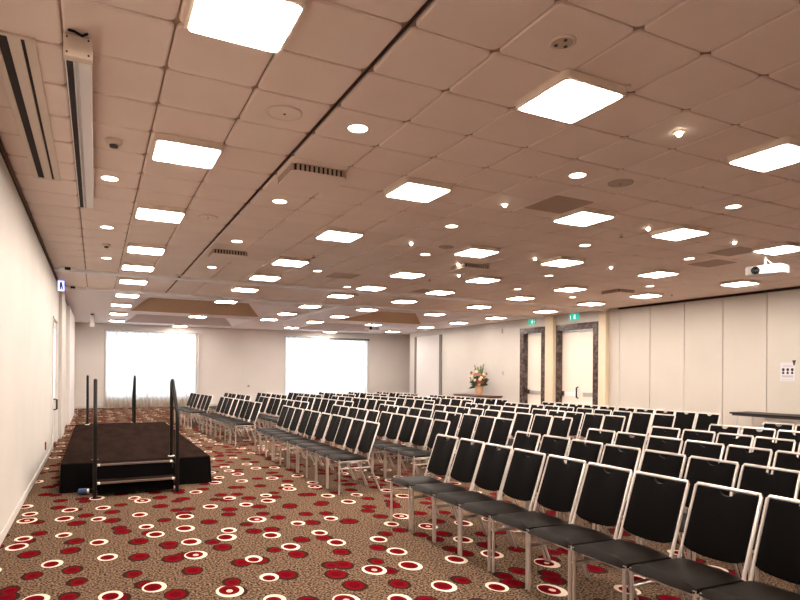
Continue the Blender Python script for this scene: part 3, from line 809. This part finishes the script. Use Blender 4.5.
t = thing('flower_arrangement', 'tall flower arrangement in a peach pot on the table by the wall', 'flowers', (13.70, 19.92, .74))
bm = B(); lathe(bm, [(.12, 0), (.135, .02), (.17, .30), (.185, .36), (.175, .37), (.16, .34)], n=28); obj('pot', bm, M['pot'], t, True)
rnd = random.Random(4)
bm = B()
def leaf(bm, base, tip, w):
    base, tip = Vector(base), Vector(tip); d_ = tip - base; s = d_.cross(Vector((rnd.uniform(-1, 1), rnd.uniform(-1, 1), .4))).normalized()
    mids = []
    pts = [(0, .15), (.35, 1.0), (.7, .75), (1, .02)]
    droop = Vector((0, 0, -.12 * d_.length))
    L_, R_, C_ = [], [], []
    for f, k in pts:
        c = base + d_ * f + droop * f * f
        L_.append(bm.verts.new(c + s * w * k)); R_.append(bm.verts.new(c - s * w * k)); C_.append(bm.verts.new(c + Vector((0, 0, -.25 * w * k))))
    for i in range(3):
        bm.faces.new((L_[i], L_[i + 1], C_[i + 1], C_[i])); bm.faces.new((C_[i], C_[i + 1], R_[i + 1], R_[i]))
for q in range(120):
    a = rnd.uniform(0, 2 * PI); el = rnd.uniform(-.25, 1.2); r_ = rnd.uniform(.18, .36)
    b0 = (.10 * math.cos(a), .10 * math.sin(a), rnd.uniform(.34, .62))
    leaf(bm, b0, (b0[0] + r_ * math.cos(a) * math.cos(el), b0[1] + r_ * math.sin(a) * math.cos(el), b0[2] + r_ * math.sin(el) * .8), rnd.uniform(.03, .06))
obj('foliage', bm, M['leaf'], t, flip=False)
for (dx, dy, hh) in ((-.02, .30, 1.22), (.05, .16, 1.12), (0, -.12, 1.18), (.03, -.28, 1.26), (-.05, -.20, 1.02)):
    bm = B(); tube(bm, [(0, 0, .36), (dx * .6, dy * .6, .36 + (hh - .36) * .55), (dx, dy, hh)], [.012, .012, .004], 6)
    for q in range(16):
        f = .42 + .56 * q / 15; c = Vector((dx * f, dy * f, .36 + (hh - .36) * f)); s = .052 * (1.25 - f)
        m_ = Matrix.Translation(c + Vector((.025 * math.cos(q * 2.4), .025 * math.sin(q * 2.4), 0))) @ Matrix.Scale(2.0, 4, (0, 0, 1))
        bmesh.ops.create_icosphere(bm, subdivisions=1, radius=s, matrix=m_)
    obj('gladiolus_spike', bm, M['spike'], t, True)
def bloom(c, r_, m_):
    bm = B(); c = Vector(c); ax = (c - Vector((0, 0, .45))).normalized()
    u = ax.orthogonal().normalized(); w = ax.cross(u)
    for ring, (k, lift, nn) in enumerate(((1.0, .15, 7), (.72, .5, 6), (.4, .8, 5))):
        for q in range(nn):
            a = 2 * PI * q / nn + ring * .5; d_ = u * math.cos(a) + w * math.sin(a); s = ax.cross(d_)
            p0 = c; p1 = c + d_ * r_ * k * .6 + ax * r_ * lift * .5; p2 = c + d_ * r_ * k + ax * r_ * lift
            vs = [bm.verts.new(p0), bm.verts.new(p1 + s * r_ * .42 * k), bm.verts.new(p2 + s * r_ * .2), bm.verts.new(p2 - s * r_ * .2), bm.verts.new(p1 - s * r_ * .42 * k)]
            bm.faces.new(vs)
    bmesh.ops.create_icosphere(bm, subdivisions=1, radius=r_ * .3, matrix=Matrix.Translation(c + ax * r_ * .3))
    obj('bloom', bm, M[m_], t, True, flip=False)
for q in range(28):
    a = rnd.uniform(PI * .55, PI * 1.65); z = rnd.uniform(.40, .98); R_ = .16 + .22 * math.sin(PI * (z - .3) / .85)
    bloom((R_ * math.cos(a) * .8, R_ * math.sin(a), z), rnd.uniform(.055, .085), rnd.choice(['orange', 'orange', 'pinkp', 'creamp', 'creamp', 'creamp', 'redp']))

# ================================================================== CHAIRS
def make_chair(label):
    t = thing('banquet_chair', label, 'chair', (0, 0, 0), 0, 'black padded chairs in rows')
    hw = .213; r_ = .0112
    # seat cushion: x from the front edge (-.025) to the back (.42)
    bm = B(); nx, ny = 12, 10; top, bot = [], []
    for i in range(nx + 1):
        f = i / nx; x = -.035 + .455 * f
        rt, rb = [], []
        for k in range(ny + 1):
            g = -1 + 2 * k / ny; y = g * .222
            edge = (1 - abs(g) ** 5); fr = min(1, f / .16); fr = math.sqrt(max(0, 1 - (1 - fr) ** 2)); bk = min(1, (1 - f) / .08)
            zt = .442 + .045 * fr * (.45 + .55 * edge) * (.6 + .4 * bk) - .010 * f
            rt.append(bm.verts.new((x + (.02 * (abs(g) ** 4) if i == 0 else 0), y, zt)))
            rb.append(bm.verts.new((x + (.02 * (abs(g) ** 4) if i == 0 else 0), y, .440 - (.020 * min(1, f / .12) if 0 < f < 1 else 0))))
        top.append(rt); bot.append(rb)
    for i in range(nx):
        for k in range(ny):
            bm.faces.new((top[i][k], top[i + 1][k], top[i + 1][k + 1], top[i][k + 1]))
            bm.faces.new((bot[i][k], bot[i][k + 1], bot[i + 1][k + 1], bot[i + 1][k]))
    for i in range(nx):
        for k in (0, ny):
            bm.faces.new((top[i][k], top[i + 1][k], bot[i + 1][k], bot[i][k]))
    for k in range(ny):
        for i in (0, nx):
            bm.faces.new((top[i][k], top[i][k + 1], bot[i][k + 1], bot[i][k]))
    obj('seat', bm, M['seat'], t, True)
    # backrest, between the uprights, with a scooped hand hold at the top
    def back_x(z): return .41 + (z - .435) * (.175 / .49)
    bm = B(); cols, rows = 20, 10; F, K = [], []
    for i in range(cols + 1):
        g = -1 + 2 * i / cols; y = g * .199
        scoop = .034 * max(0.0, 1 - (abs(g) / .30) ** 2) ** .6 if abs(g) < .30 else 0
        zt = .905 - scoop; zb = .528 - .022 * (1 - g * g) + .012 * abs(g) ** 8
        f_, k_ = [], []
        for q in range(rows + 1):
            h = q / rows; z = zb + (zt - zb) * h
            bul = .016 * (1 - abs(g) ** 4) * math.sin(PI * min(1, max(0, h * .96 + .02))) ** .5
            cx = back_x(z) + .012 * (1 - g * g)
            f_.append(bm.verts.new((cx - .010 - bul, y, z))); k_.append(bm.verts.new((cx + .010 + bul * .4, y, z)))
        F.append(f_); K.append(k_)
    for i in range(cols):
        for q in range(rows):
            bm.faces.new((F[i][q], F[i][q + 1], F[i + 1][q + 1], F[i + 1][q])); bm.faces.new((K[i][q], K[i + 1][q], K[i + 1][q + 1], K[i][q + 1]))
        for q in (0, rows): bm.faces.new((F[i][q], F[i + 1][q], K[i + 1][q], K[i][q]))
    for q in range(rows):
        for i in (0, cols): bm.faces.new((F[i][q], F[i][q + 1], K[i][q + 1], K[i][q]))
    obj('backrest', bm, M['black'], t, True)
    # back frame: two uprights and the top bar
    bm = B()
    tube(bm, [(.41, -hw, .43), (back_x(.90), -hw, .905), (back_x(.917), -hw + .008, .917), (back_x(.917), hw - .008, .917), (back_x(.90), hw, .905), (.41, hw, .43)], r_, 8)
    obj('back_frame', bm, M['silver'], t, True)
    # seat frame: side rails, lower rails, cross rails
    bm = B()
    for s in (-1, 1):
        tube(bm, [(0, s * hw, .428), (.41, s * hw, .428)], r_, 8)
        tube(bm, [(0, s * hw, .335), (.45, s * hw, .335)], .008, 8)
    tube(bm, [(.03, -hw, .415), (.03, hw, .415)], .009, 8); tube(bm, [(.39, -hw, .415), (.39, hw, .415)], .009, 8)
    obj('seat_frame', bm, M['silver'], t, True)
    for s in (-1, 1):
        bm = B(); tube(bm, [(0, s * hw, 0), (0, s * hw, .452)], r_ * 1.05, 8); obj('leg', bm, M['silver'], t, True)
    for s in (-1, 1):
        bm = B(); tube(bm, [(.60, s * hw, 0), (.41, s * hw, .435)], r_, 8); obj('leg', bm, M['silver'], t, True)
    return t

CF, CYAW, CROLL, CCY = 597.93, .4709, .0070, 372.4
def project(X, Y, Z):
    Z -= 1.62; c, s = math.cos(CYAW), math.sin(CYAW); x = X * c - Y * s; z = X * s + Y * c
    return 400 + CF * x / z, CCY - CF * Z / z

DX = 1.07; PITCH = .472
# block: name, near end y (row 0), far end or count, x of the front legs at near end, tilt, row drift
ROWN = ['front row', 'second row', 'third row', 'fourth row', 'fifth row', 'sixth row', 'last row']
chair0 = None
rj = random.Random(11)
def place(x, y, rz, label):
    global chair0
    x += rj.uniform(-.012, .012); rz += rj.uniform(-.008, .008)
    if chair0 is None:
        chair0 = make_chair(label); chair0.location = (x, y, 0); chair0.rotation_euler = (0, 0, rz)
    else: dup(chair0, (x, y, 0), rz, label)
first_row = [5.645 - .468 * q for q in range(10)]
for k in range(7):
    for i in range(11):
        if k == 0:
            if i >= len(first_row): break
            y = first_row[i]
        else: y = 5.66 - .085 * k - PITCH * i
        x = 2.89 + DX * k
        # chairs whose every point lies outside the picture's right edge are left out
        if project(x, y + .24, .46)[0] > 800 and project(x + .57, y + .24, .92)[0] > 800: break
        place(x, y, 0, 'black chair with silver frame, %s from the aisle, %s, first block' % (ORD[i + 1], ROWN[k]))
BL = [('second block', 7.39, .09, 10, 2.89, 0.0), ('third block', 13.2, .09, 8, 2.73, .058), ('block by the windows', 17.45, .09, 6, 2.38, .072)]
for (bn, y0, dr, n, x0, tilt) in BL:
    for k in range(7):
        for i in range(n):
            dist = PITCH * (i + .5) + (.05 if (n == 10 and i >= 5) else 0)
            x = x0 + DX * k * (1.0 if n == 10 else .99) - math.sin(tilt) * dist; y = y0 - dr * k + math.cos(tilt) * dist
            place(x, y, tilt, 'black chair with silver frame, %s from the near aisle, %s, %s' % (ORD[i + 1], ROWN[k], bn))

# ================================================================== DAYLIGHT, CAMERA, VIEW
w = bpy.data.worlds.new('daylight'); SC.world = w; w.use_nodes = True
wn = w.node_tree.nodes; wl = w.node_tree.links; bg = wn['Background']; bg.inputs['Strength'].default_value = 3.9
wtc = wn.new('ShaderNodeTexCoord'); wsep = wn.new('ShaderNodeSeparateXYZ'); wr = wn.new('ShaderNodeValToRGB')
wl.new(wtc.outputs['Generated'], wsep.inputs[0]); wl.new(wsep.outputs['Z'], wr.inputs['Fac']); wl.new(wr.outputs['Color'], bg.inputs['Color'])
wr.color_ramp.elements[0].position = 0.0; wr.color_ramp.elements[0].color = (0.58, 0.60, 0.64, 1)
wr.color_ramp.elements[1].position = 0.02; wr.color_ramp.elements[1].color = (0.80, 0.88, 1.0, 1)

cd = bpy.data.cameras.new('camera'); cam = bpy.data.objects.new('camera', cd); COL.objects.link(cam)
cd.sensor_width = 36; cd.sensor_fit = 'HORIZONTAL'; cd.lens = CF * 36 / 800
cd.shift_y = (CCY - 300) / 800; cd.clip_start = .05; cd.clip_end = 200
cam.matrix_world = Matrix.Translation((0, 0, 1.62)) @ Matrix.Rotation(-CYAW, 4, 'Z') @ Matrix.Rotation(PI / 2, 4, 'X') @ Matrix.Rotation(CROLL, 4, 'Z')
SC.camera = cam

vs = SC.view_settings
vs.view_transform = 'Standard'; vs.look = 'None'; vs.gamma = 1; vs.use_curve_mapping = False
vs.exposure = 0.82
SC.cycles.use_denoising = True
SC.cycles.max_bounces = 10; SC.cycles.diffuse_bounces = 6; SC.cycles.transparent_max_bounces = 12
SC.cycles.sample_clamp_indirect = 8
